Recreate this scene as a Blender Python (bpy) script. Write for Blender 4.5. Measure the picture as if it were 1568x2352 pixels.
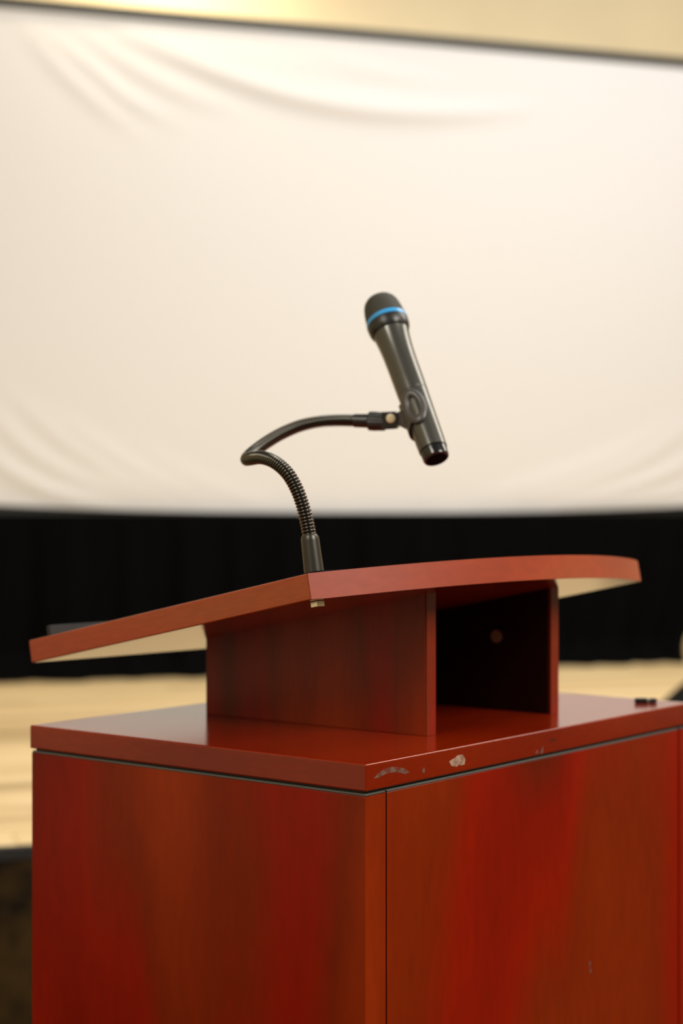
import bpy, bmesh, math, random
from mathutils import Vector, Matrix, Euler

random.seed(7)
for o in list(bpy.data.objects):
    bpy.data.objects.remove(o, do_unlink=True)
S = bpy.context.scene
COL = S.collection

# ------------------------------------------------------------------ camera
ZC = 1.223                      # eye height
FPX = 3840.0                    # focal length in pixels of the 1568 x 2352 frame
cam_d = bpy.data.cameras.new('camera')
cam = bpy.data.objects.new('camera', cam_d)
COL.objects.link(cam)
cam.location = (0, 0, ZC)
cam.rotation_euler = (math.pi / 2, 0, 0)
cam_d.sensor_fit = 'VERTICAL'
cam_d.sensor_height = 36.0
cam_d.sensor_width = 24.0
cam_d.lens = FPX / 2352 * 36.0
cam_d.shift_y = 7 / 2352
cam_d.clip_start = 0.05
cam_d.dof.use_dof = True
cam_d.dof.focus_distance = 1.84
cam_d.dof.aperture_fstop = 3.0
S.camera = cam

# ------------------------------------------------------------------ world and lamps
W = bpy.data.worlds.new('hall_ambience')
S.world = W
W.use_nodes = True
W.node_tree.nodes['Background'].inputs[0].default_value = (1.0, 0.90, 0.76, 1)
W.node_tree.nodes['Background'].inputs[1].default_value = 0.12


def area(name, loc, target, size, power, col):
    d = bpy.data.lights.new(name, 'AREA')
    d.shape = 'RECTANGLE'
    d.size, d.size_y = size
    d.energy = power
    d.color = col
    o = bpy.data.objects.new(name, d)
    COL.objects.link(o)
    o.location = loc
    o.rotation_euler = (Vector(target) - Vector(loc)).to_track_quat('-Z', 'Y').to_euler()
    return o


def spot(name, loc, target, power, col, ang, blend, rad):
    d = bpy.data.lights.new(name, 'SPOT')
    d.energy = power
    d.color = col
    d.spot_size = math.radians(ang)
    d.spot_blend = blend
    d.shadow_soft_size = rad
    o = bpy.data.objects.new(name, d)
    COL.objects.link(o)
    o.location = loc
    o.rotation_euler = (Vector(target) - Vector(loc)).to_track_quat('-Z', 'Y').to_euler()
    return o


area('hall_ceiling_lamp', (3.6, -0.4, 4.4), (0.6, 2.2, 0.9), (2.2, 2.2), 290, (1.0, 0.93, 0.82))
area('hall_front_lamp', (-2.6, -1.6, 4.4), (0.2, 2.2, 0.9), (1.6, 1.6), 185, (1.0, 0.93, 0.82))
area('stage_side_lamp', (3.5, 4.3, 4.5), (0.2, 2.3, 1.2), (1.3, 2.4), 110, (1.0, 0.92, 0.80))
area('stage_ceiling_lamp', (2.1, 6.2, 5.2), (1.7, 6.9, 0.5), (4.5, 1.0), 182, (1.0, 0.985, 0.99))
spot('wall_wash_lamp', (-0.95, 7.72, 4.65), (-0.98, 8.35, 3.3), 75, (1.0, 0.84, 0.58), 150, 1.0, 0.12)
spot('wall_glow_fill', (-0.80, 8.46, 4.50), (-0.84, 8.60, 3.4), 60, (1.0, 0.86, 0.60), 165, 1.0, 0.08)  # added unseen spot behind the screen plane, only brightens the wall

S.view_settings.view_transform = 'Standard'
S.view_settings.look = 'None'
S.view_settings.gamma = 1.0
S.view_settings.use_curve_mapping = False
S.view_settings.exposure = 0.0

# ------------------------------------------------------------------ frames of reference
PHI = math.radians(17.3)                       # the back wall recedes to the right
E_S = Vector((math.cos(PHI), math.sin(PHI), 0))   # along the wall, to the right
E_N = Vector((-math.sin(PHI), math.cos(PHI), 0))  # into the wall
D_SCREEN = 8.4
STAGE_Z = 0.45
ALPHA = math.radians(51.4)                     # yaw of the lectern
P0 = Vector((56 / FPX * 1.83, 1.83, 0.0))      # near corner of the lectern, on the floor
SLAB_Z = 0.95


def stage_pt(s, n, z):
    """s along the wall, n towards the wall measured from the screen plane."""
    return Vector((0, D_SCREEN, 0)) + E_S * s + E_N * n + Vector((0, 0, z))


# ------------------------------------------------------------------ material helpers
def new_mat(name):
    m = bpy.data.materials.new(name)
    m.use_nodes = True
    nt = m.node_tree
    return m, nt, nt.nodes['Principled BSDF']


def simple(name, col, rough=0.5, metal=0.0, spec=0.5, bump=0.0, bscale=200):
    m, nt, b = new_mat(name)
    b.inputs['Base Color'].default_value = (*col, 1)
    b.inputs['Roughness'].default_value = rough
    b.inputs['Metallic'].default_value = metal
    b.inputs['Specular IOR Level'].default_value = spec
    tc = nt.nodes.new('ShaderNodeTexCoord')
    n = nt.nodes.new('ShaderNodeTexNoise')
    n.inputs['Scale'].default_value = bscale
    nt.links.new(tc.outputs['Object'], n.inputs['Vector'])
    r = nt.nodes.new('ShaderNodeMapRange')
    r.inputs['To Min'].default_value = max(0.02, rough - 0.05)
    r.inputs['To Max'].default_value = rough + 0.05
    nt.links.new(n.outputs['Fac'], r.inputs['Value'])
    nt.links.new(r.outputs['Result'], b.inputs['Roughness'])
    if bump:
        bp = nt.nodes.new('ShaderNodeBump')
        bp.inputs['Strength'].default_value = bump
        bp.inputs['Distance'].default_value = 0.001
        nt.links.new(n.outputs['Fac'], bp.inputs['Height'])
        nt.links.new(bp.outputs['Normal'], b.inputs['Normal'])
    return m


def ramp(nt, stops):
    r = nt.nodes.new('ShaderNodeValToRGB')
    el = r.color_ramp.elements
    while len(el) < len(stops):
        el.new(0.5)
    for e, (p, c) in zip(el, stops):
        e.position = p
        e.color = (*c, 1)
    return r


def wood(name, stretch, rough, stops, fine=0.25, seed=0.0, broad=1.0, spec=0.5):
    """Stained laminate: broad soft bands plus fine grain along the axis with the small stretch."""
    m, nt, b = new_mat(name)
    tc = nt.nodes.new('ShaderNodeTexCoord')
    mp = nt.nodes.new('ShaderNodeMapping')
    mp.inputs['Scale'].default_value = stretch
    mp.inputs['Location'].default_value = (seed, seed * 1.7, seed * 0.6)
    nt.links.new(tc.outputs['Object'], mp.inputs['Vector'])
    n1 = nt.nodes.new('ShaderNodeTexNoise')
    n1.inputs['Scale'].default_value = 1.0 * broad
    n1.inputs['Detail'].default_value = 1.4
    n1.inputs['Roughness'].default_value = 0.5
    nt.links.new(mp.outputs['Vector'], n1.inputs['Vector'])
    n2 = nt.nodes.new('ShaderNodeTexNoise')
    n2.inputs['Scale'].default_value = 22.0
    n2.inputs['Detail'].default_value = 3
    nt.links.new(mp.outputs['Vector'], n2.inputs['Vector'])
    rc = ramp(nt, stops)
    nt.links.new(n1.outputs['Fac'], rc.inputs['Fac'])
    r2 = ramp(nt, [(0.3, (1 - fine,) * 3), (0.7, (1 + fine * 0.4,) * 3)])
    nt.links.new(n2.outputs['Fac'], r2.inputs['Fac'])
    mx = nt.nodes.new('ShaderNodeMix')
    mx.data_type = 'RGBA'
    mx.blend_type = 'MULTIPLY'
    mx.inputs[0].default_value = 1.0
    nt.links.new(rc.outputs['Color'], mx.inputs[6])
    nt.links.new(r2.outputs['Color'], mx.inputs[7])
    nt.links.new(mx.outputs[2], b.inputs['Base Color'])
    b.inputs['Roughness'].default_value = rough
    b.inputs['Specular IOR Level'].default_value = spec
    bp = nt.nodes.new('ShaderNodeBump')
    bp.inputs['Strength'].default_value = 0.05
    bp.inputs['Distance'].default_value = 0.0005
    nt.links.new(n2.outputs['Fac'], bp.inputs['Height'])
    nt.links.new(bp.outputs['Normal'], b.inputs['Normal'])
    return m


CHERRY = [(0.34, (0.095, 0.011, 0.001)), (0.42, (0.215, 0.006, 0.0006)), (0.50, (0.270, 0.008, 0.0006)),
          (0.58, (0.200, 0.016, 0.001)), (0.70, (0.300, 0.028, 0.002))]
SLABC = [(0.35, (0.190, 0.010, 0.001)), (0.65, (0.250, 0.017, 0.001))]
M_body = wood('cherry_laminate_upright', (3.8, 3.8, 0.9), 0.30, CHERRY, seed=3.1, fine=0.10, spec=0.2)
M_slab = wood('cherry_laminate_slab', (2.5, 2.5, 10), 0.17, SLABC, seed=5.3, fine=0.10)
M_desk = wood('cherry_laminate_desk', (1.5, 1.5, 12), 0.17,
              [(0.35, (0.31, 0.042, 0.010)), (0.5, (0.39, 0.052, 0.013)), (0.66, (0.36, 0.068, 0.015))], seed=1.3, fine=0.12)
M_band = wood('cherry_edge_band', (3, 3, 6), 0.42,
              [(0.35, (0.28, 0.036, 0.011)), (0.5, (0.34, 0.046, 0.014)), (0.66, (0.33, 0.058, 0.016))], seed=2.2, fine=0.1)
M_riserband = wood('cherry_riser_band', (9, 9, 2), 0.42, CHERRY, seed=4.4, fine=0.1)
M_riser = wood('cherry_laminate_riser', (9, 9, 0.7), 0.26, CHERRY, seed=8.2, fine=0.12, spec=0.25)
M_inside = simple('cubby_shade_board', (0.022, 0.004, 0.002), 0.5, spec=0.2)  # near-black colour carries the shade inside the cubby
M_gap = simple('shadow_gap_board', (0.012, 0.010, 0.010), 0.6)
M_greyedge = simple('grey_edge_strip', (0.10, 0.10, 0.09), 0.35)
M_black = simple('black_plastic', (0.014, 0.014, 0.013), 0.36, bump=0.1, bscale=900)
M_blackgloss = simple('black_gloss_plastic', (0.010, 0.010, 0.010), 0.16)
M_neck = simple('blackened_steel', (0.085, 0.08, 0.068), 0.20, metal=0.9)
M_ferrule = simple('dark_ferrule_metal', (0.048, 0.045, 0.038), 0.34, metal=0.6)
M_micbody = simple('satin_graphite_paint', (0.085, 0.085, 0.076), 0.24, metal=0.5)
M_grille = simple('dark_mesh_grille', (0.045, 0.043, 0.034), 0.75, bump=0.9, bscale=1400)
M_blue = simple('blue_ring_plastic', (0.045, 0.33, 0.72), 0.3)
M_cream = simple('cream_screw_cap', (0.75, 0.66, 0.45), 0.35)
M_clip = simple('grey_rubbery_clip', (0.060, 0.058, 0.056), 0.38)
M_nickel = simple('nickel_metal', (0.86, 0.80, 0.66), 0.22, metal=1.0)
M_plug = simple('pale_wood_plug', (0.36, 0.25, 0.15), 0.6)
M_pale = simple('pale_plastic', (0.55, 0.52, 0.42), 0.4)
M_fabric = simple('white_screen_fabric', (0.71, 0.705, 0.70), 0.8, spec=0.2)
M_rail = simple('dark_frame_metal', (0.020, 0.020, 0.016), 0.45, metal=0.3)
M_drape = simple('black_drape_cloth', (0.0016, 0.0016, 0.0018), 0.95, spec=0.05)
M_monitor = simple('black_textured_paint', (0.003, 0.003, 0.003), 0.85, spec=0.08, bump=0.4, bscale=600)


def mottled(name, c1, c2, scale, rough, stretch=(1, 1, 1)):
    m, nt, b = new_mat(name)
    tc = nt.nodes.new('ShaderNodeTexCoord')
    mp = nt.nodes.new('ShaderNodeMapping')
    mp.inputs['Scale'].default_value = stretch
    nt.links.new(tc.outputs['Object'], mp.inputs['Vector'])
    n = nt.nodes.new('ShaderNodeTexNoise')
    n.inputs['Scale'].default_value = scale
    n.inputs['Detail'].default_value = 3
    nt.links.new(mp.outputs['Vector'], n.inputs['Vector'])
    r = ramp(nt, [(0.38, c1), (0.62, c2)])
    nt.links.new(n.outputs['Fac'], r.inputs['Fac'])
    nt.links.new(r.outputs['Color'], b.inputs['Base Color'])
    b.inputs['Roughness'].default_value = rough
    b.inputs['Specular IOR Level'].default_value = 0.12
    return m


M_ledge = simple('black_ledge_plastic', (0.026, 0.026, 0.028), 0.55, spec=0.25)
M_wall = mottled('cream_wall_paint', (0.76, 0.64, 0.415), (0.80, 0.68, 0.44), 1.5, 0.7)
M_fascia = mottled('dark_brown_mottled_cladding', (0.010, 0.006, 0.003), (0.045, 0.024, 0.006), 9.0, 0.8)
M_carpet = mottled('dark_brown_carpet', (0.020, 0.013, 0.006), (0.075, 0.045, 0.016), 8.0, 0.95)


def plank_mat():
    m, nt, b = new_mat('pale_maple_plank')
    tc = nt.nodes.new('ShaderNodeTexCoord')
    oi = nt.nodes.new('ShaderNodeObjectInfo')
    mp = nt.nodes.new('ShaderNodeMapping')
    mp.inputs['Scale'].default_value = (1.2, 26, 26)
    nt.links.new(tc.outputs['Object'], mp.inputs['Vector'])
    ad = nt.nodes.new('ShaderNodeVectorMath')
    ad.operation = 'ADD'
    ml = nt.nodes.new('ShaderNodeMath')
    ml.operation = 'MULTIPLY'
    ml.inputs[1].default_value = 60
    nt.links.new(oi.outputs['Random'], ml.inputs[0])
    nt.links.new(mp.outputs['Vector'], ad.inputs[0])
    nt.links.new(ml.outputs[0], ad.inputs[1])
    n = nt.nodes.new('ShaderNodeTexNoise')
    n.inputs['Scale'].default_value = 1.0
    n.inputs['Detail'].default_value = 3
    nt.links.new(ad.outputs[0], n.inputs['Vector'])
    r = ramp(nt, [(0.3, (0.66, 0.48, 0.24)), (0.7, (0.92, 0.73, 0.42))])
    nt.links.new(n.outputs['Fac'], r.inputs['Fac'])
    r2 = ramp(nt, [(0.0, (0.66, 0.60, 0.52)), (0.35, (1.0, 0.97, 0.90)), (1.0, (1.12, 1.12, 1.12))])
    nt.links.new(oi.outputs['Random'], r2.inputs['Fac'])
    mx = nt.nodes.new('ShaderNodeMix')
    mx.data_type = 'RGBA'
    mx.blend_type = 'MULTIPLY'
    mx.inputs[0].default_value = 1.0
    nt.links.new(r.outputs['Color'], mx.inputs[6])
    nt.links.new(r2.outputs['Color'], mx.inputs[7])
    nt.links.new(mx.outputs[2], b.inputs['Base Color'])
    b.inputs['Roughness'].default_value = 0.42
    b.inputs['Specular IOR Level'].default_value = 0.35
    return m


M_plank = plank_mat()


def scuff_mat(name, col, thresh):
    m, nt, b = new_mat(name)
    b.inputs['Base Color'].default_value = (*col, 1)
    b.inputs['Roughness'].default_value = 0.5
    tc = nt.nodes.new('ShaderNodeTexCoord')
    n = nt.nodes.new('ShaderNodeTexNoise')
    n.inputs['Scale'].default_value = 110
    n.inputs['Detail'].default_value = 4
    nt.links.new(tc.outputs['Object'], n.inputs['Vector'])
    r = nt.nodes.new('ShaderNodeMapRange')
    r.inputs['From Min'].default_value = thresh - 0.12
    r.inputs['From Max'].default_value = thresh + 0.22
    r.inputs['To Max'].default_value = 0.8
    nt.links.new(n.outputs['Fac'], r.inputs['Value'])
    nt.links.new(r.outputs['Result'], b.inputs['Alpha'])
    return m


M_scuff = scuff_mat('grey_scuff', (0.24, 0.13, 0.10), 0.44)
M_chip = scuff_mat('pale_chip', (0.52, 0.33, 0.24), 0.36)
M_darkscuff = scuff_mat('dark_scuff', (0.05, 0.02, 0.012), 0.5)


# ------------------------------------------------------------------ mesh helpers
def link_mesh(name, me, mat, parent=None):
    o = bpy.data.objects.new(name, me)
    COL.objects.link(o)
    if mat is not None:
        me.materials.append(mat)
    if parent is not None:
        o.parent = parent
    return o


def from_bm(name, bm, mat, parent=None, smooth=None, off=None):
    if off is not None:
        bmesh.ops.translate(bm, verts=bm.verts, vec=-off)
    bmesh.ops.recalc_face_normals(bm, faces=bm.faces)
    me = bpy.data.meshes.new(name)
    bm.to_mesh(me)
    bm.free()
    if smooth is not None:
        me.shade_smooth()
        me.set_sharp_from_angle(angle=math.radians(smooth))
    o = link_mesh(name, me, mat, parent)
    if smooth is not None and len(me.polygons) < 600:
        wn = o.modifiers.new('weighted_normals', 'WEIGHTED_NORMAL')   # keeps broad faces flat beside their bevels
        wn.weight = 100
        wn.keep_sharp = True
    return o


def box_bm(x0, x1, y0, y1, z0, z1, bev=0.0, segs=2):
    bm = bmesh.new()
    bmesh.ops.create_cube(bm, size=1)
    for v in bm.verts:
        v.co = Vector(((x0 + x1) / 2 + v.co.x * (x1 - x0), (y0 + y1) / 2 + v.co.y * (y1 - y0),
                       (z0 + z1) / 2 + v.co.z * (z1 - z0)))
    if bev:
        bmesh.ops.bevel(bm, geom=list(bm.edges), offset=bev, segments=segs, profile=0.5, affect='EDGES')
    return bm


def box(name, b, mat, parent=None, bev=0.0, segs=2):
    return from_bm(name, box_bm(*b, bev=bev, segs=segs), mat, parent, smooth=40 if bev else None)


def prism_bm(pts, z0, z1, bev=0.0, segs=2):
    """pts: plan outline (x, y), extruded from z0 to z1, rim edges bevelled."""
    bm = bmesh.new()
    lo = [bm.verts.new((x, y, z0)) for x, y in pts]
    hi = [bm.verts.new((x, y, z1)) for x, y in pts]
    bm.faces.new(lo[::-1])
    bm.faces.new(hi)
    n = len(pts)
    for i in range(n):
        bm.faces.new((lo[i], lo[(i + 1) % n], hi[(i + 1) % n], hi[i]))
    if bev:
        ed = [e for e in bm.edges if abs(e.verts[0].co.z - e.verts[1].co.z) < 1e-6]
        bmesh.ops.bevel(bm, geom=ed, offset=bev, segments=segs, profile=0.5, affect='EDGES')
    return bm


def frame_of(axis, ref=Vector((0, 0, 1))):
    a = axis.normalized()
    if abs(a.dot(ref)) > 0.98:
        ref = Vector((1, 0, 0))
    x = ref.cross(a).normalized()
    y = a.cross(x)
    return x, y, a


def lathe_bm(profile, origin, axis, segs=40, caps=True, ref=Vector((0, 0, 1)), rfun=None):
    """profile: list of (distance along the axis, radius)."""
    bm = bmesh.new()
    x, y, a = frame_of(axis, ref)
    rings = []
    for t, r in profile:
        row = []
        for k in range(segs):
            th = 2 * math.pi * k / segs
            rr = r * (rfun(th, t) if rfun else 1)
            row.append(bm.verts.new(origin + a * t + (x * math.cos(th) + y * math.sin(th)) * rr))
        rings.append(row)
    for A, B in zip(rings, rings[1:]):
        for k in range(segs):
            bm.faces.new((A[k], A[(k + 1) % segs], B[(k + 1) % segs], B[k]))
    if caps:
        bm.faces.new(rings[0][::-1])
        bm.faces.new(rings[-1])
    return bm


def catmull(P, n):
    out = []
    Q = [P[0] * 2 - P[1]] + P + [P[-1] * 2 - P[-2]]
    for i in range(1, len(Q) - 2):
        a, b, c, d = Q[i - 1], Q[i], Q[i + 1], Q[i + 2]
        for k in range(n):
            t = k / n
            out.append(0.5 * ((2 * b) + (c - a) * t + (2 * a - 5 * b + 4 * c - d) * t * t + (3 * b - a - 3 * c + d) * t ** 3))
    out.append(P[-1].copy())
    return out


def resample(P, step):
    d = [0.0]
    for a, b in zip(P, P[1:]):
        d.append(d[-1] + (b - a).length)
    L = d[-1]
    n = max(2, int(L / step))
    out, j = [], 0
    for k in range(n + 1):
        s = L * k / n
        while j < len(d) - 2 and d[j + 1] < s:
            j += 1
        t = (s - d[j]) / max(1e-9, d[j + 1] - d[j])
        out.append(P[j].lerp(P[j + 1], min(1, max(0, t))))
    return out


def sweep_bm(P, rad, segs=18):
    """Tube along P; rad(i) gives the radius at sample i. Parallel-transported frames."""
    bm = bmesh.new()
    n = len(P)
    T = [(P[min(i + 1, n - 1)] - P[max(i - 1, 0)]).normalized() for i in range(n)]
    x, y, _ = frame_of(T[0])
    rows = []
    for i in range(n):
        if i:
            x = (x - T[i] * x.dot(T[i])).normalized()
            y = T[i].cross(x)
        rows.append([bm.verts.new(P[i] + (x * math.cos(2 * math.pi * k / segs) + y * math.sin(2 * math.pi * k / segs)) * rad(i))
                     for k in range(segs)])
    for A, B in zip(rows, rows[1:]):
        for k in range(segs):
            bm.faces.new((A[k], A[(k + 1) % segs], B[(k + 1) % segs], B[k]))
    bm.faces.new(rows[0][::-1])
    bm.faces.new(rows[-1])
    return bm


def empty(name, loc, rz=0.0):
    o = bpy.data.objects.new(name, None)
    COL.objects.link(o)
    o.location = loc
    o.rotation_euler = (0, 0, rz)
    o.empty_display_size = 0.1
    return o


def tag(o, label, cat=None, group=None, kind=None):
    o['label'] = label
    if cat:
        o['category'] = cat
    if group:
        o['group'] = group
    if kind:
        o['kind'] = kind
    return o


def pix(px, py, Y):
    """World point that the photograph shows at (px, py), standing at depth Y."""
    return Vector(((px - 784) / FPX * Y, Y, ZC - (py - 1183) / FPX * Y))


# ================================================================== THE HALL
S_L, S_R = -5.6, 6.4             # extent of the stage along the wall
STAGE_FRONT = -4.06              # front edge, measured from the screen plane
WALL_N = 0.75                    # the wall behind the screen

org = Vector((0, D_SCREEN, 0))
# hall floor
fl = box('floor', (-7.5, 12.0, -8.0, 13.0, -0.06, 0.0), M_carpet)
tag(fl, 'dark brown hall carpet in front of the stage', kind='structure')
# back wall
wl = box('wall_back', (S_L - 0.15, S_R + 0.15, WALL_N, WALL_N + 0.15, 0.0, 5.6), M_wall)
wl.location = org
wl.rotation_euler = (0, 0, PHI)
tag(wl, 'cream painted wall behind the projection screen', kind='structure')

for nm, s0, lab in (('wall_right', S_R, 'cream painted side wall at the right of the hall'), ('wall_left', S_L - 0.15, 'cream painted side wall at the left of the hall')):
    w_ = box(nm, (s0, s0 + 0.15, -13.0, WALL_N, 0.0, 5.6), M_wall)
    w_.location = org
    w_.rotation_euler = (0, 0, PHI)
    tag(w_, lab, kind='structure')

# stage: deck, dark front, plank floor
PT = 0.018
st = box('floor_stage', (S_L, S_R, STAGE_FRONT + 0.01, WALL_N, 0.0, STAGE_Z - PT), M_gap)
st.location = org
st.rotation_euler = (0, 0, PHI)
tag(st, 'raised stage with pale wooden plank floor and dark brown front', kind='structure')
npan = 6
for i in range(npan):
    a = S_L + (S_R - S_L) * i / npan
    b = S_L + (S_R - S_L) * (i + 1) / npan
    box('front_panel', (a + 0.002, b - 0.002, STAGE_FRONT - 0.012, STAGE_FRONT + 0.01, 0.0, STAGE_Z - 0.035), M_fascia, st, bev=0.002)
box('nosing', (S_L, S_R, STAGE_FRONT - 0.016, STAGE_FRONT + 0.012, STAGE_Z - 0.033, STAGE_Z - 0.001), M_gap, st, bev=0.004)

PLW, PLL = 0.133, 1.9
plank_me = None
row = 0
n = STAGE_FRONT + 0.015
while n < WALL_N - 0.02:
    w = PLW
    if n + w > WALL_N - 0.003:
        break
    s = S_L + 0.3 - random.random() * PLL * 0.9 + 0.0
    while s < S_R - 0.2:
        if s > S_L - PLL * 0.2 and s + PLL < S_R + 0.6 and -3.4 < s + PLL and s < 4.2:
            if plank_me is None:
                o = from_bm('plank', box_bm(0.001, PLL - 0.001, 0.0012, w - 0.0012, -PT + 0.0005, 0.0, bev=0.0012, segs=1), M_plank, st)
                plank_me = o.data
            else:
                o = link_mesh('plank', plank_me, None, st)
            o.location = (s, n, STAGE_Z + random.uniform(-0.0004, 0.0002))
        s += PLL
    n += PLW
    row += 1

# ------------------------------------------------------------------ projection screen
Z_BOT, Z_TOP = ZC + 0.018, ZC + 1091 / FPX * D_SCREEN + 0.03
SC_L, SC_R = -1.83, 2.06
sc = empty('projection_screen', stage_pt(0, 0, STAGE_Z), PHI)
tag(sc, 'large white projection screen with creased fabric and thin dark frame above black skirt', 'projection screen')


def gauss(x, w):
    return math.exp(-(x / w) ** 2)


def px_to_screen(px, py):
    """photo pixel -> (s, z) on the screen plane."""
    t = (px - 784) / FPX
    # (t*Y, Y) = org + s*E_S  ->  Y = D + s sin, t*Y = s cos
    s = t * D_SCREEN / (math.cos(PHI) - t * math.sin(PHI))
    Y = D_SCREEN + s * math.sin(PHI)
    return s, ZC - (py - 1183) / FPX * Y


# creases: polylines in the photo's pixels, width (m), height (m), read off once and laid on the cloth
CREASES = [
    ([(300, 88), (420, 138), (560, 192), (700, 232), (860, 258), (1020, 264), (1180, 256)], 0.050, 0.016),
    ([(330, 70), (460, 118), (600, 168), (760, 210), (900, 232), (1060, 238)], 0.055, 0.007),
    ([(110, 80), (200, 150), (290, 225), (380, 275)], 0.045, 0.007),
    ([(60, 70), (130, 150), (210, 225), (300, 300)], 0.050, 0.006),
    ([(180, 75), (280, 140), (400, 205), (520, 250)], 0.050, 0.006),
    ([(660, 105), (780, 140), (920, 180), (1060, 195)], 0.050, 0.004),
    ([(480, 95), (620, 135), (760, 165), (900, 180)], 0.050, 0.004),
    ([(-60, 1010), (20, 1080), (120, 1130), (260, 1165)], 0.045, 0.009),
    ([(-40, 930), (60, 1030), (170, 1095), (330, 1150)], 0.050, 0.007),
    ([(40, 920), (140, 1010), (260, 1090), (400, 1150)], 0.050, 0.006),
    ([(140, 960), (240, 1030), (350, 1095), (480, 1150)], 0.045, 0.005),
    ([(300, 1020), (400, 1075), (520, 1130), (620, 1165)], 0.050, 0.003),
    ([(1620, 1040), (1520, 1090), (1400, 1130), (1260, 1165)], 0.045, 0.008),
    ([(1600, 960), (1480, 1050), (1340, 1110), (1180, 1155)], 0.050, 0.007),
    ([(1540, 970), (1420, 1040), (1290, 1090), (1120, 1140)], 0.050, 0.005),
    ([(1620, 1100), (1540, 1130), (1440, 1150), (1330, 1170)], 0.035, 0.005),
]
CR = []
for pts, w, h in CREASES:
    V = [Vector((*px_to_screen(*p), 0)) for p in pts]
    V = resample(catmull(V, 6), 0.06)
    CR.append((V, w, h * 1.7))


def cloth_depth(s, z):
    d = 0.012 * math.sin(s * 0.9 + 0.4) * math.sin((z - Z_BOT) * 1.2)
    p = Vector((s, z, 0))
    for V, w, h in CR:
        best, bi = 9.0, 0
        for i, q in enumerate(V):
            e = (q - p).length_squared
            if e < best:
                best, bi = e, i
        if best > (w * 4.5) ** 2 + 0.01:
            continue
        a = V[max(0, bi - 1)]
        b = V[min(len(V) - 1, bi + 1)]
        t = (b - a).normalized()
        r = p - V[bi]
        al = r.dot(t)
        pe = r.x * -t.y + r.y * t.x
        u = bi / (len(V) - 1)
        env = math.sin(math.pi * min(1, max(0, 0.06 + 0.88 * u))) ** 0.8
        if bi in (0, len(V) - 1):
            env *= gauss(al, 0.09)
        d += h * env * gauss(pe, w)
    return d


NS, NZ = 300, 190
bm = bmesh.new()
grid = []
for j in range(NZ + 1):
    rowv = []
    for i in range(NS + 1):
        s = SC_L + (SC_R - SC_L) * i / NS
        x = (s - 0.1) / 1.95
        zb = Z_BOT - 0.006 + 0.045 * abs(x) ** 2.6
        z = zb + (Z_TOP - zb) * j / NZ
        edge = min(1, (z - Z_BOT + 0.02) / 0.06, (Z_TOP - z) / 0.06 + 0.05)
        rowv.append(bm.verts.new((s, -0.012 - cloth_depth(s, z) * max(0, edge), z - STAGE_Z)))
    grid.append(rowv)
for j in range(NZ):
    for i in range(NS):
        bm.faces.new((grid[j][i], grid[j][i + 1], grid[j + 1][i + 1], grid[j + 1][i]))
ext = bmesh.ops.extrude_face_region(bm, geom=list(bm.faces))
bmesh.ops.translate(bm, verts=[v for v in ext['geom'] if isinstance(v, bmesh.types.BMVert)], vec=(0, 0.002, 0))
from_bm('fabric', bm, M_fabric, sc, smooth=60)
zt = Z_TOP - STAGE_Z
box('top_rail', (SC_L - 0.03, SC_R + 0.03, -0.030, 0.012, zt - 0.018, zt + 0.030), M_rail, sc, bev=0.003)
box('bottom_rail', (SC_L - 0.03, SC_R + 0.03, -0.002, 0.036, Z_BOT - STAGE_Z - 0.035, Z_BOT - STAGE_Z + 0.055), M_rail, sc, bev=0.003)
for s in (SC_L - 0.03, SC_R):
    box('side_rail', (s, s + 0.03, -0.022, 0.012, Z_BOT - STAGE_Z, zt - 0.011), M_rail, sc, bev=0.003)
for s in (SC_L + 0.45, SC_R - 0.55):
    box('leg', (s, s + 0.035, 0.038, 0.075, 0.0, zt - 0.3), M_rail, sc, bev=0.003)
    box('foot', (s - 0.012, s + 0.047, -0.02, 0.45, 0.0, 0.03), M_rail, sc, bev=0.004)

# black skirt hanging below the screen
NSK, NH = 520, 26
bm = bmesh.new()
SK_L, SK_R = SC_L - 0.02, SC_R + 0.02
ph = [random.uniform(0, 6.28) for _ in range(4)]
rows = []
for j in range(NH + 1):
    k = j / NH                                  # 0 at the hem
    z = 0.004 + (Z_BOT - 0.012 - STAGE_Z - 0.004) * k
    rw = []
    for i in range(NSK + 1):
        s = SK_L + (SK_R - SK_L) * i / NSK
        s_end = -0.27 * (1 - k) ** 2.2 * (i / NSK) ** 6      # the free end swings in at the hem
        wv = (0.030 * math.sin(s * 24 + 1.3 * math.sin(s * 3.1 + ph[0])) + 0.020 * math.sin(s * 11 + ph[1])
              + 0.010 * math.sin(s * 47 + ph[2])) * (0.25 + 0.75 * (1 - k) ** 0.7)
        flare = 0.16 * max(0, 1 - k * 5.5) ** 2
        rw.append(bm.verts.new((s + s_end, -0.085 + wv - flare, z)))
    rows.append(rw)
for j in range(NH):
    for i in range(NSK):
        bm.faces.new((rows[j][i], rows[j][i + 1], rows[j + 1][i + 1], rows[j + 1][i]))
ext = bmesh.ops.extrude_face_region(bm, geom=list(bm.faces))
bmesh.ops.translate(bm, verts=[v for v in ext['geom'] if isinstance(v, bmesh.types.BMVert)], vec=(0, 0.003, 0))
sk = from_bm('curtain_skirt', bm, M_drape, None, smooth=60)
sk.location = stage_pt(0, 0, STAGE_Z)
sk.rotation_euler = (0, 0, PHI)
tag(sk, 'pleated black cloth skirt hanging below the white screen down to the stage', 'curtain')

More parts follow.
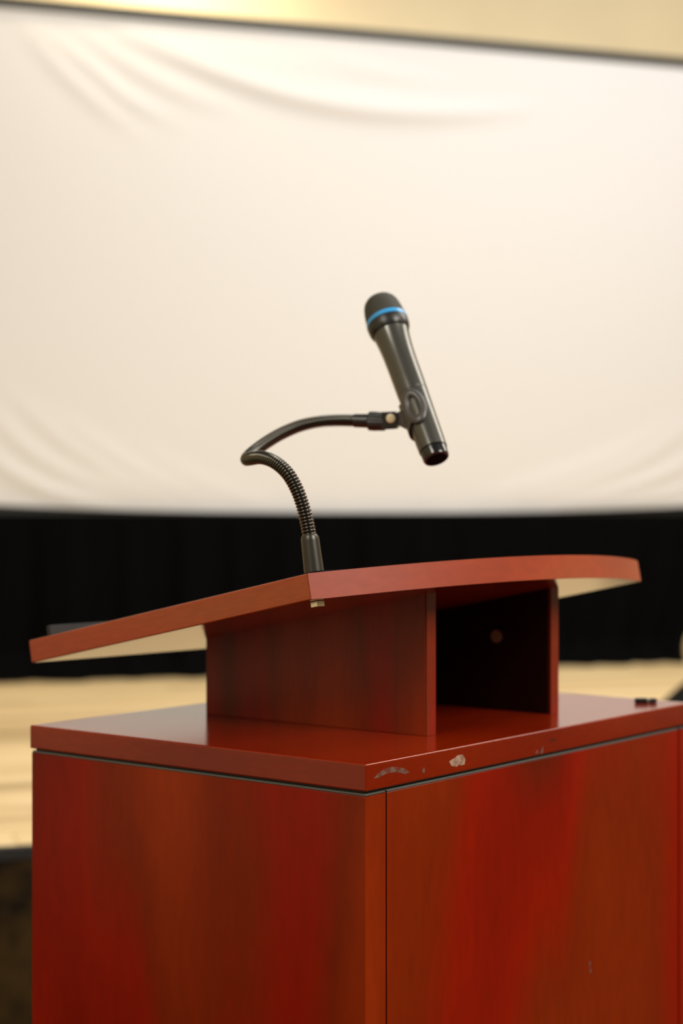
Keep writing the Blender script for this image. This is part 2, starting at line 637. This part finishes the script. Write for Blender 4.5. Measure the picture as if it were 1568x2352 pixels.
# black wedge loudspeaker on the stage, cut by the right edge of the picture
mw = empty('floor_monitor', (1.18, 5.05, STAGE_Z), 0.0)
tag(mw, 'black wedge floor loudspeaker on stage, cut off at right edge behind lectern', 'loudspeaker')
prof = [(-0.215, 0.0), (-0.235, 0.03), (0.16, 0.375), (0.24, 0.39), (0.38, 0.29), (0.38, 0.0)]
bm = bmesh.new()
f0 = [bm.verts.new((x, 0.0, z)) for x, z in prof]
f1 = [bm.verts.new((x, 0.58, z)) for x, z in prof]
bm.faces.new(f0)
bm.faces.new(f1[::-1])
for i in range(len(prof)):
    bm.faces.new((f0[i], f1[i], f1[(i + 1) % len(prof)], f0[(i + 1) % len(prof)]))
bmesh.ops.recalc_face_normals(bm, faces=bm.faces)
bmesh.ops.bevel(bm, geom=list(bm.edges), offset=0.006, segments=2, profile=0.5, affect='EDGES')
from_bm('cabinet', bm, M_monitor, mw, smooth=35)
dirv = Vector((0.395, 0, 0.345)).normalized()
nrm = Vector((-dirv.z, 0, dirv.x))
bm = bmesh.new()
a0 = Vector((-0.235, 0, 0.03)) + dirv * 0.03
vs = []
for h in (-0.004, 0.006):
    for (t, y) in ((0.0, 0.03), (0.44, 0.03), (0.44, 0.55), (0.0, 0.55)):
        vs.append(bm.verts.new(a0 + dirv * t + Vector((0, y, 0)) + nrm * h))
bm.faces.new(vs[0:4]); bm.faces.new(vs[4:8])
for i in range(4):
    bm.faces.new((vs[i], vs[(i + 1) % 4], vs[4 + (i + 1) % 4], vs[4 + i]))
from_bm('grille', bm, M_monitor, mw)
box('handle', (0.17, 0.26, -0.008, 0.004, 0.16, 0.20), M_blackgloss, mw, bev=0.003)

# ================================================================== THE LECTERN
WU, DV = 0.774, 0.553            # slab: width (u) and depth (v)
T = 0.0305
lec = empty('lectern', P0, ALPHA)
tag(lec, 'cherry red laminate lectern with slanted reading desk and open cubby', 'lectern')

slab = box('slab', (0, WU, 0, DV, SLAB_Z - T, SLAB_Z), M_slab, lec, bev=0.0022, segs=3)
# recessed board in the shadow gap
zt = SLAB_Z - T
box('spacer', (0.006, WU - 0.006, 0.006, DV - 0.006, zt - 0.0045, zt + 0.0005), M_gap, lec)
GAP = 0.0028
zp = zt - GAP
ZB = 0.0
I = 0.0020                       # panels stand back a little from the slab's edge
ST = 0.040                       # stile width
DR = 0.737                       # where the door ends


def panel(name, x0, x1, y0, y1, mat=M_body, lab=None, strip=True):
    p = box(name, (x0, x1, y0, y1, ZB, zp - 0.0028), mat, lec, bev=0.0003, segs=1)
    if strip:
        box('edge_strip', (x0 + 0.0002, x1 - 0.0002, y0 + 0.0002, y1 - 0.0002, zp - 0.0028, zp), M_greyedge, p, bev=0.0008, segs=1)
    return p


panel('side_panel', I, ST - 0.0012, I, DV - I)                            # left face, towards the camera
door = panel('door', ST + 0.0012, DR - 0.001, I, 0.022)
panel('side_panel', DR + 0.003, WU - I, I, DV - I)
panel('back_panel', ST, DR + 0.0025, DV - 0.022, DV - I)
box('inner_frame', (ST, DR + 0.0025, 0.0235, 0.05, ZB, zt - 0.005), M_gap, lec)

for g0, g1 in ((ST - 0.0011, ST + 0.0011), (DR - 0.0009, DR + 0.0029)):
    box('gap_shade_strip', (g0, g1, I + 0.002, 0.0234, ZB, zt - 0.0046), M_gap, lec)  # near-black filler painting the shade inside the door gaps

# riser with the open cubby
RU0, RU1, RV0, RV1 = 0.2305, 0.5425, 0.084, 0.456
TILT = math.atan(0.200)
DESK_Z = SLAB_Z + 0.162
DESK_C = (0.387, 0.304)


def under(v):                    # height of the desk's underside above a point of the slab
    return DESK_Z - 0.200 * (v - DESK_C[1]) - T / math.cos(TILT) + 0.001


def slanted(name, x0, x1, y0, y1, mat, parent, bev=0.0008, drop=0.0):
    bm = bmesh.new()
    v = []
    for (x, y) in ((x0, y0), (x1, y0), (x1, y1), (x0, y1)):
        v.append(bm.verts.new((x, y, SLAB_Z)))
    for (x, y) in ((x0, y0), (x1, y0), (x1, y1), (x0, y1)):
        # the desk is turned a little, so its tilt also runs slightly across
        v.append(bm.verts.new((x, y, under(y + 0.052 * (x - DESK_C[0])) - drop)))
    for f in ((3, 2, 1, 0), (4, 5, 6, 7), (0, 1, 5, 4), (1, 2, 6, 5), (2, 3, 7, 6), (3, 0, 4, 7)):
        bm.faces.new([v[i] for i in f])
    bmesh.ops.recalc_face_normals(bm, faces=bm.faces)
    if bev:
        bmesh.ops.bevel(bm, geom=list(bm.edges), offset=bev, segments=2, profile=0.5, affect='EDGES')
    return from_bm(name, bm, mat, parent, smooth=40)


RT = 0.0200
p = slanted('riser_side', RU0, RU0 + RT, RV0 + 0.0022, RV1, M_riser, lec)
slanted('edge_band', RU0 + 0.0012, RU0 + RT, RV0, RV0 + 0.0021, M_riserband, p, bev=0.0006)
p2 = slanted('riser_side', RU1 - RT, RU1, RV0 + 0.0022, RV1, M_riser, lec)
slanted('edge_band', RU1 - RT, RU1, RV0, RV0 + 0.0021, M_riserband, p2, bev=0.0006)
slanted('shade_lining', RU0 + RT + 0.0002, RU0 + RT + 0.0012, RV0 + 0.004, RV1 - 0.021, M_inside, p, bev=0)  # thin sheets that paint the cubby's inner shade over the laminate
slanted('shade_lining', RU1 - RT - 0.0012, RU1 - RT - 0.0002, RV0 + 0.004, RV1 - 0.021, M_inside, p2, bev=0)
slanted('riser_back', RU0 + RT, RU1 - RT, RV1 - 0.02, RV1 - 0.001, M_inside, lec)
# round plug on the inner side of the far riser board
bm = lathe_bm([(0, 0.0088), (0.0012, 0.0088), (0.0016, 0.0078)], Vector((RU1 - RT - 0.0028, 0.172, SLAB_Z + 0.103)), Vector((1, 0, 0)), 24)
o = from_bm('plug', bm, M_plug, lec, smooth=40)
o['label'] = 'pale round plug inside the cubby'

# slanted desk
HW, VL, VH, BL = 0.354, 0.288 / math.cos(TILT), -0.222 / math.cos(TILT), 0.075 / math.cos(TILT)
DESK_ROT = math.radians(-3.0)


def front(x, inset=0.0):
    return VH + inset - BL * (1 - (x / HW) ** 2)


NC = 40
outl = [(HW * (2 * i / NC - 1), front(HW * (2 * i / NC - 1), 0.0021)) for i in range(NC + 1)]
outl += [(HW, VL), (-HW, VL)]
desk = from_bm('reading_desk', prism_bm(outl, -T, 0.0, bev=0.0018, segs=3), M_desk, lec, smooth=35)
desk.location = (DESK_C[0], DESK_C[1], DESK_Z)
desk.rotation_euler = (-TILT, 0, DESK_ROT)
xs = [HW * (2 * i / NC - 1) for i in range(NC + 1)]
band = [(x, front(x)) for x in xs] + [(x, front(x, 0.0020)) for x in reversed(xs)]
o = from_bm('edge_band', prism_bm(band, -T - 0.0001, 0.0001, bev=0.0007, segs=1), M_band, desk, smooth=35)
# black pen ledge along the low edge
o = box('pen_ledge', (-HW + 0.022, HW - 0.022, VL - 0.020, VL - 0.012, 0.0003, 0.0165), M_ledge, desk, bev=0.001)
o['label'] = 'thin black pen ledge along the low edge'
# small metal bracket under the front corner
o = box('bracket', (-HW + 0.019, -HW + 0.032, VH + 0.010, VH + 0.0205, -T - 0.0072, -T - 0.0002), M_nickel, desk, bev=0.0008)
o['label'] = 'small shiny metal bracket'

# scuffs on the slab's edge, door and stile
def decal(name, pts, plane, mat, parent):
    """pts (u, z) on the v = 0 face."""
    bm = bmesh.new()
    lo = [bm.verts.new((u, plane, z)) for u, z in pts]
    hi = [bm.verts.new((u, plane - 0.00015, z)) for u, z in pts]
    bm.faces.new(lo); bm.faces.new(hi[::-1])
    for i in range(len(pts)):
        j = (i + 1) % len(pts)
        bm.faces.new((lo[i], lo[j], hi[j], hi[i]))
    return from_bm(name, bm, mat, parent)


def face_uz(px, py, v=0.0):
    """photo pixel -> (u, z) on the lectern's right-hand face."""
    du = Vector((math.cos(ALPHA), math.sin(ALPHA), 0)); dv = Vector((-math.sin(ALPHA), math.cos(ALPHA), 0))
    r = Vector(((px - 784) / FPX, 1, -(py - 1183) / FPX))
    t = (P0.dot(dv) + v) / r.dot(dv)
    q = r * t
    return (q - P0).dot(du), ZC + q.z


for pts, m in (
    ([(858, 1788), (868, 1776), (886, 1764), (906, 1761), (926, 1764), (940, 1773), (930, 1778), (908, 1773), (886, 1777), (870, 1786)], M_scuff),
    ([(1031, 1749), (1038, 1744), (1044, 1741), (1050, 1735), (1062, 1733), (1068, 1744), (1066, 1756), (1058, 1758), (1053, 1756), (1048, 1761), (1036, 1759)], M_chip),
    ([(969, 1769), (974, 1762), (976, 1771), (972, 1777)], M_scuff),
    ([(1240, 1732), (1245, 1716), (1248, 1712), (1246, 1730)], M_scuff),
    ([(1228, 1730), (1234, 1722), (1236, 1731)], M_scuff),
    ([(1258, 1703), (1272, 1696), (1278, 1699), (1262, 1707)], M_darkscuff),
):
    o = decal('scuff_mark', [face_uz(*q) for q in pts], -0.00005, m, slab)
decal('scuff_mark', [face_uz(*q) for q in [(1355, 2210), (1358, 2208), (1360, 2236), (1357, 2234)]], I - 0.00005, M_scuff, door)

# small black clip lying on the slab near the far corner
du = Vector((math.cos(ALPHA), math.sin(ALPHA), 0)); dv = Vector((-math.sin(ALPHA), math.cos(ALPHA), 0))


def slab_pt(px, py):
    r = Vector(((px - 784) / FPX, 1, -(py - 1183) / FPX))
    t = (SLAB_Z - ZC) / r.z
    return Vector((r.x * t, r.y * t, SLAB_Z))


cpt = slab_pt(1482, 1615)
cl = empty('plastic_clip', cpt, math.radians(-4))
tag(cl, 'tiny black plastic clip lying on the lectern slab near its far corner', 'clip')
from_bm('clip_body', prism_bm([(-0.0165, -0.005), (0.0025, -0.006), (0.0025, 0.005), (-0.0135, 0.005)], 0.0002, 0.0075, bev=0.001), M_black, cl, smooth=35)
from_bm('clip_band', prism_bm([(0.0026, -0.004), (0.0052, -0.004), (0.0052, 0.004), (0.0026, 0.004)], 0.0002, 0.0066, bev=0.0006), M_pale, cl, smooth=35)
from_bm('clip_tip', prism_bm([(0.0053, -0.006), (0.0100, -0.0052), (0.0150, -0.002), (0.0165, 0.001), (0.0120, 0.0045), (0.0053, 0.005)], 0.0002, 0.0072, bev=0.001), M_black, cl, smooth=35)

# ================================================================== GOOSENECK
bpy.context.view_layer.update()
MD = desk.matrix_world.copy()
base_l = Vector((-HW + 0.048, VH + 0.034, 0.0))         # on the desk, near its front corner
base_w = MD @ base_l
gs = empty('gooseneck_stand', base_w)
tag(gs, 'black ribbed gooseneck microphone holder curling up from the lectern desk', 'microphone stand')
G0 = base_w.copy()


def gpart(name, bm, mat, smooth=40):
    return from_bm(name, bm, mat, gs, smooth=smooth, off=G0)


# thin mounting plate with rounded corners, lying on the slanted desk
bm = bmesh.new()
pl = []
x0, x1, y0, y1, rr = -HW + 0.010, -HW + 0.112, VH - 0.004, VH + 0.088, 0.012
for cx_, cy_, a0_ in ((x0 + rr, y0 + rr, 180), (x1 - rr, y0 + rr, 270), (x1 - rr, y1 - rr, 0), (x0 + rr, y1 - rr, 90)):
    for k in range(5):
        an = math.radians(a0_ + 90 * k / 4)
        pl.append((cx_ + rr * math.cos(an), cy_ + rr * math.sin(an)))
bm.free()
bm = prism_bm(pl, 0.0002, 0.0024, bev=0.0006, segs=1)
bmesh.ops.transform(bm, matrix=MD, verts=bm.verts)
gpart('mounting_plate', bm, M_monitor, smooth=35)
nrm_d = (MD.to_3x3() @ Vector((0, 0, 1))).normalized()

YB = base_w.y
ft = pix(710.5, 1229, YB + 0.006)                         # top of the lower ferrule
ax = ft - base_w
L = ax.length
bm = lathe_bm([(0.002, 0.0118), (L * 0.55, 0.0111), (L * 0.86, 0.0107), (L * 0.95, 0.0103), (L, 0.0088)], base_w, ax, 32)
gpart('lower_ferrule', bm, M_ferrule)

neck_px = [(710.5, 1229, YB + 0.006), (704, 1196, YB + 0.008), (694, 1158, YB + 0.010), (680, 1121, YB + 0.014), (659, 1086, YB + 0.022),
           (630, 1061, YB + 0.040), (600, 1051, YB + 0.070), (574, 1054, YB + 0.110), (567, 1054, YB + 0.150),
           (580, 1040, YB + 0.190), (612, 1016, YB + 0.225), (650, 994, YB + 0.250), (692, 977, YB + 0.265), (736, 968, YB + 0.270),
           (780, 965.5, YB + 0.268), (815, 966, YB + 0.262)]
NP = [pix(*q) for q in neck_px]
PITCH = 0.0040
fineP = resample(catmull(NP, 24), PITCH / 6)
RN = 0.0083
prof_r = (1.0, 1.02, 1.0, 0.93, 0.76, 0.93)
gpart('gooseneck', sweep_bm(fineP, lambda i: RN * prof_r[i % 6], 20), M_neck, smooth=70)

# upper end: sleeve, ribbed swivel nut, pivot with cream cap, tapered arm and clip
YU = YB + 0.262
e0 = pix(812, 966, YU + 0.001)
e1 = pix(850, 967, YU - 0.004)
ax = e1 - e0
gpart('upper_ferrule', lathe_bm([(0, 0.0080), (0.001, 0.0090), (ax.length * 0.35, 0.0091), (ax.length, 0.0095)], e0, ax, 28), M_black)
n0 = pix(846, 967, YU - 0.004)
n1 = pix(884, 968.5, YU - 0.010)
ax = n1 - n0
LN = ax.length
rib = lambda th, t: 1.0 + (0.035 if int(th / (2 * math.pi) * 44) % 2 else 0.0)
gpart('swivel_nut', lathe_bm([(0, 0.0105), (0.0012, 0.0122), (LN * 0.45, 0.0125), (LN * 0.5, 0.0122), (LN, 0.0118)], n0, ax, 88, rfun=rib), M_black, smooth=20)
p0 = pix(882, 968.5, YU - 0.010)
p1 = pix(916, 967, YU - 0.014)
pc = pix(899, 964, YU - 0.012)
axp = (p1 - p0).normalized()
# pivot block: flattened tongue with a rounded end
bm = bmesh.new()
cam_dir = (Vector((0, 0, ZC)) - pc).normalized()
side = (cam_dir - axp * cam_dir.dot(axp)).normalized()
upv = axp.cross(side)
if upv.z < 0:
    upv = -upv
ol = [(-0.012, -0.0125), (0.005, -0.0125), (0.0078, -0.011), (0.0098, -0.006), (0.0112, 0.001), (0.0095, 0.007), (0.005, 0.0108), (-0.012, 0.0108)]
lo = [bm.verts.new(pc + axp * a + upv * b - side * 0.0115) for a, b in ol]
hi = [bm.verts.new(pc + axp * a + upv * b + side * 0.0115) for a, b in ol]
bm.faces.new(lo); bm.faces.new(hi[::-1])
for i in range(len(ol)):
    j = (i + 1) % len(ol)
    bm.faces.new((lo[i], lo[j], hi[j], hi[i]))
bmesh.ops.recalc_face_normals(bm, faces=bm.faces)
bmesh.ops.bevel(bm, geom=list(bm.edges), offset=0.0012, segments=2, profile=0.5, affect='EDGES')
gpart('pivot_block', bm, M_black, smooth=35)
o = gpart('screw_cap', lathe_bm([(0, 0.0062), (0.0012, 0.0062), (0.0022, 0.0050), (0.0025, 0.003)], pc + side * 0.0112 + axp * 0.001 + upv * 0.0018, side, 28), M_cream)
o['label'] = 'round cream screw cap'

# ================================================================== MICROPHONE
YM = YB + 0.245
mb = pix(1002.5, 1055, YM - 0.050)          # centre of the end face
mh = pix(868, 684, YM + 0.080)            # top of the grille
maxis = mh - mb
ML = maxis.length
ma = maxis.normalized()
mic = empty('microphone', mb)
tag(mic, 'black handheld microphone with bright blue ring held in the gooseneck clip', 'microphone')


def mpart(name, bm, mat, smooth=40, label=None):
    o = from_bm(name, bm, mat, mic, smooth=smooth, off=mb)
    if label:
        o['label'] = label
    return o


def P(*a):
    return [(t * ML, r) for t, r in a]


mpart('end_cap', lathe_bm(P((0, 0.0150), (0.003, 0.0166), (0.010, 0.0173), (0.050, 0.0177), (0.053, 0.0168)), mb, ma, 48), M_blackgloss)
mpart('end_disc', lathe_bm([(-0.0006, 0.0136), (-0.0002, 0.0142), (0.0002, 0.0142)], mb, ma, 40), M_monitor)
mpart('lower_body', lathe_bm(P((0.054, 0.0170), (0.0555, 0.0187), (0.10, 0.0191), (0.25, 0.0198), (0.388, 0.0205), (0.3905, 0.0202)), mb, ma, 56), M_micbody)
mpart('upper_body', lathe_bm(P((0.3908, 0.0202), (0.393, 0.0206), (0.48, 0.0209), (0.57, 0.0211), (0.64, 0.0216), (0.70, 0.0226), (0.745, 0.0239), (0.762, 0.0246), (0.764, 0.0241)), mb, ma, 56), M_micbody)
# collar with shallow notches
notch = lambda th, t: 1.0 - (0.035 if (t < 0.775 * ML and int(th / (2 * math.pi) * 36) % 3 == 0) else 0.0)
mpart('collar', lathe_bm(P((0.7642, 0.0243), (0.768, 0.0256), (0.780, 0.0270), (0.797, 0.0283), (0.822, 0.0287), (0.826, 0.0283)), mb, ma, 108, rfun=notch), M_black, smooth=30)
mpart('colour_ring', lathe_bm(P((0.8261, 0.0284), (0.8275, 0.0289), (0.850, 0.0284), (0.8515, 0.0279)), mb, ma, 56), M_blue, label='bright blue ring')
gr = [(0.8516, 0.0277), (0.862, 0.0277), (0.890, 0.0269), (0.918, 0.0259), (0.944, 0.0244), (0.964, 0.0221), (0.980, 0.0186), (0.991, 0.0138), (0.998, 0.0076), (1.0, 0.0015)]
mpart('grille', lathe_bm(P(*gr), mb, ma, 56), M_grille, smooth=60)

# clip on the microphone: a curved shell round the lower body with an oval window facing the camera
cc = mb + ma * (ML * 0.275)
tocam = (Vector((0, 0, ZC)) - cc).normalized()
fx = (tocam - ma * tocam.dot(ma)).normalized()            # towards the camera, square to the axis
fy = ma.cross(fx)                                          # sideways
if fy.x > 0:
    fy = -fy                                               # fy points to the left of the picture
RM = 0.0205
shell_in, shell_out = RM + 0.0004, RM + 0.0030


def shell(bm, th0, th1, t0f, t1f, nth=28, nt=14):
    """Curved plate; angles measured from fx (camera side) towards fy (left)."""
    gi, go = [], []
    for i in range(nth + 1):
        th = math.radians(th0 + (th1 - th0) * i / nth)
        d = fx * math.cos(th) + fy * math.sin(th)
        a, b = t0f(i / nth), t1f(i / nth)
        gi.append([bm.verts.new(cc + ma * (a + (b - a) * k / nt) + d * shell_in) for k in range(nt + 1)])
        go.append([bm.verts.new(cc + ma * (a + (b - a) * k / nt) + d * shell_out) for k in range(nt + 1)])
    for i in range(nth):
        for k in range(nt):
            bm.faces.new((gi[i][k], gi[i + 1][k], gi[i + 1][k + 1], gi[i][k + 1]))
            bm.faces.new((go[i][k], go[i][k + 1], go[i + 1][k + 1], go[i + 1][k]))
    for k in range(nt):
        bm.faces.new((gi[0][k], gi[0][k + 1], go[0][k + 1], go[0][k]))
        bm.faces.new((gi[nth][k], go[nth][k], go[nth][k + 1], gi[nth][k + 1]))
    for i in range(nth):
        bm.faces.new((gi[i][0], go[i][0], go[i + 1][0], gi[i + 1][0]))
        bm.faces.new((gi[i][nt], gi[i + 1][nt], go[i + 1][nt], go[i][nt]))


# the trough behind and left of the microphone
bm = bmesh.new()
shell(bm, 30, 215, lambda f: -0.030 + 0.012 * abs(2 * f - 1) ** 2, lambda f: 0.022 - 0.014 * abs(2 * f - 1) ** 2)
gpart('clip_trough', bm, M_clip, smooth=50)
# oval jaw with window on the camera side: ring swept on the cylinder
bm = bmesh.new()
NR = 56
rings = []
A_OUT, A_IN = (0.0152, 0.0262), (0.0062, 0.0150)
TH_C = 12.0


def on_cyl(w, t, r):
    th = math.radians(TH_C) + w / RM
    return cc + ma * t + (fx * math.cos(th) + fy * math.sin(th)) * r


prof_ring = [(0.0, RM + 0.0004), (0.0, RM + 0.0032), (0.18, RM + 0.0046), (0.5, RM + 0.0050), (0.82, RM + 0.0042), (1.0, RM + 0.0018), (1.0, RM + 0.0004)]
for k in range(NR):
    an = 2 * math.pi * k / NR
    rw = []
    for f, r in prof_ring:
        w = (A_OUT[0] * (1 - f) + A_IN[0] * f) * math.cos(an)
        t = (A_OUT[1] * (1 - f) + A_IN[1] * f) * math.sin(an)
        rw.append(bm.verts.new(on_cyl(w, t, r)))
    rings.append(rw)
m_ = len(prof_ring)
for k in range(NR):
    A, B = rings[k], rings[(k + 1) % NR]
    for q in range(m_):
        bm.faces.new((A[q], A[(q + 1) % m_], B[(q + 1) % m_], B[q]))
gpart('clip_jaw', bm, M_clip, smooth=50)
# tapered arm from the pivot to the trough
bm = bmesh.new()
arm_a = pc + axp * 0.006
tgt_hi = cc + ma * 0.014 + fy * (RM + 0.0016) - fx * 0.001
tgt_lo = cc - ma * 0.018 + fy * (RM + 0.0016) - fx * 0.001
q = [arm_a + upv * 0.008, arm_a - upv * 0.006, tgt_lo, tgt_hi]
lo = [bm.verts.new(v_ - side * 0.006) for v_ in q]
hi = [bm.verts.new(v_ + side * 0.006) for v_ in q]
bm.faces.new(lo); bm.faces.new(hi[::-1])
for i in range(4):
    j = (i + 1) % 4
    bm.faces.new((lo[i], lo[j], hi[j], hi[i]))
bmesh.ops.recalc_face_normals(bm, faces=bm.faces)
bmesh.ops.bevel(bm, geom=list(bm.edges), offset=0.0015, segments=2, profile=0.5, affect='EDGES')
gpart('clip_arm', bm, M_clip, smooth=35)
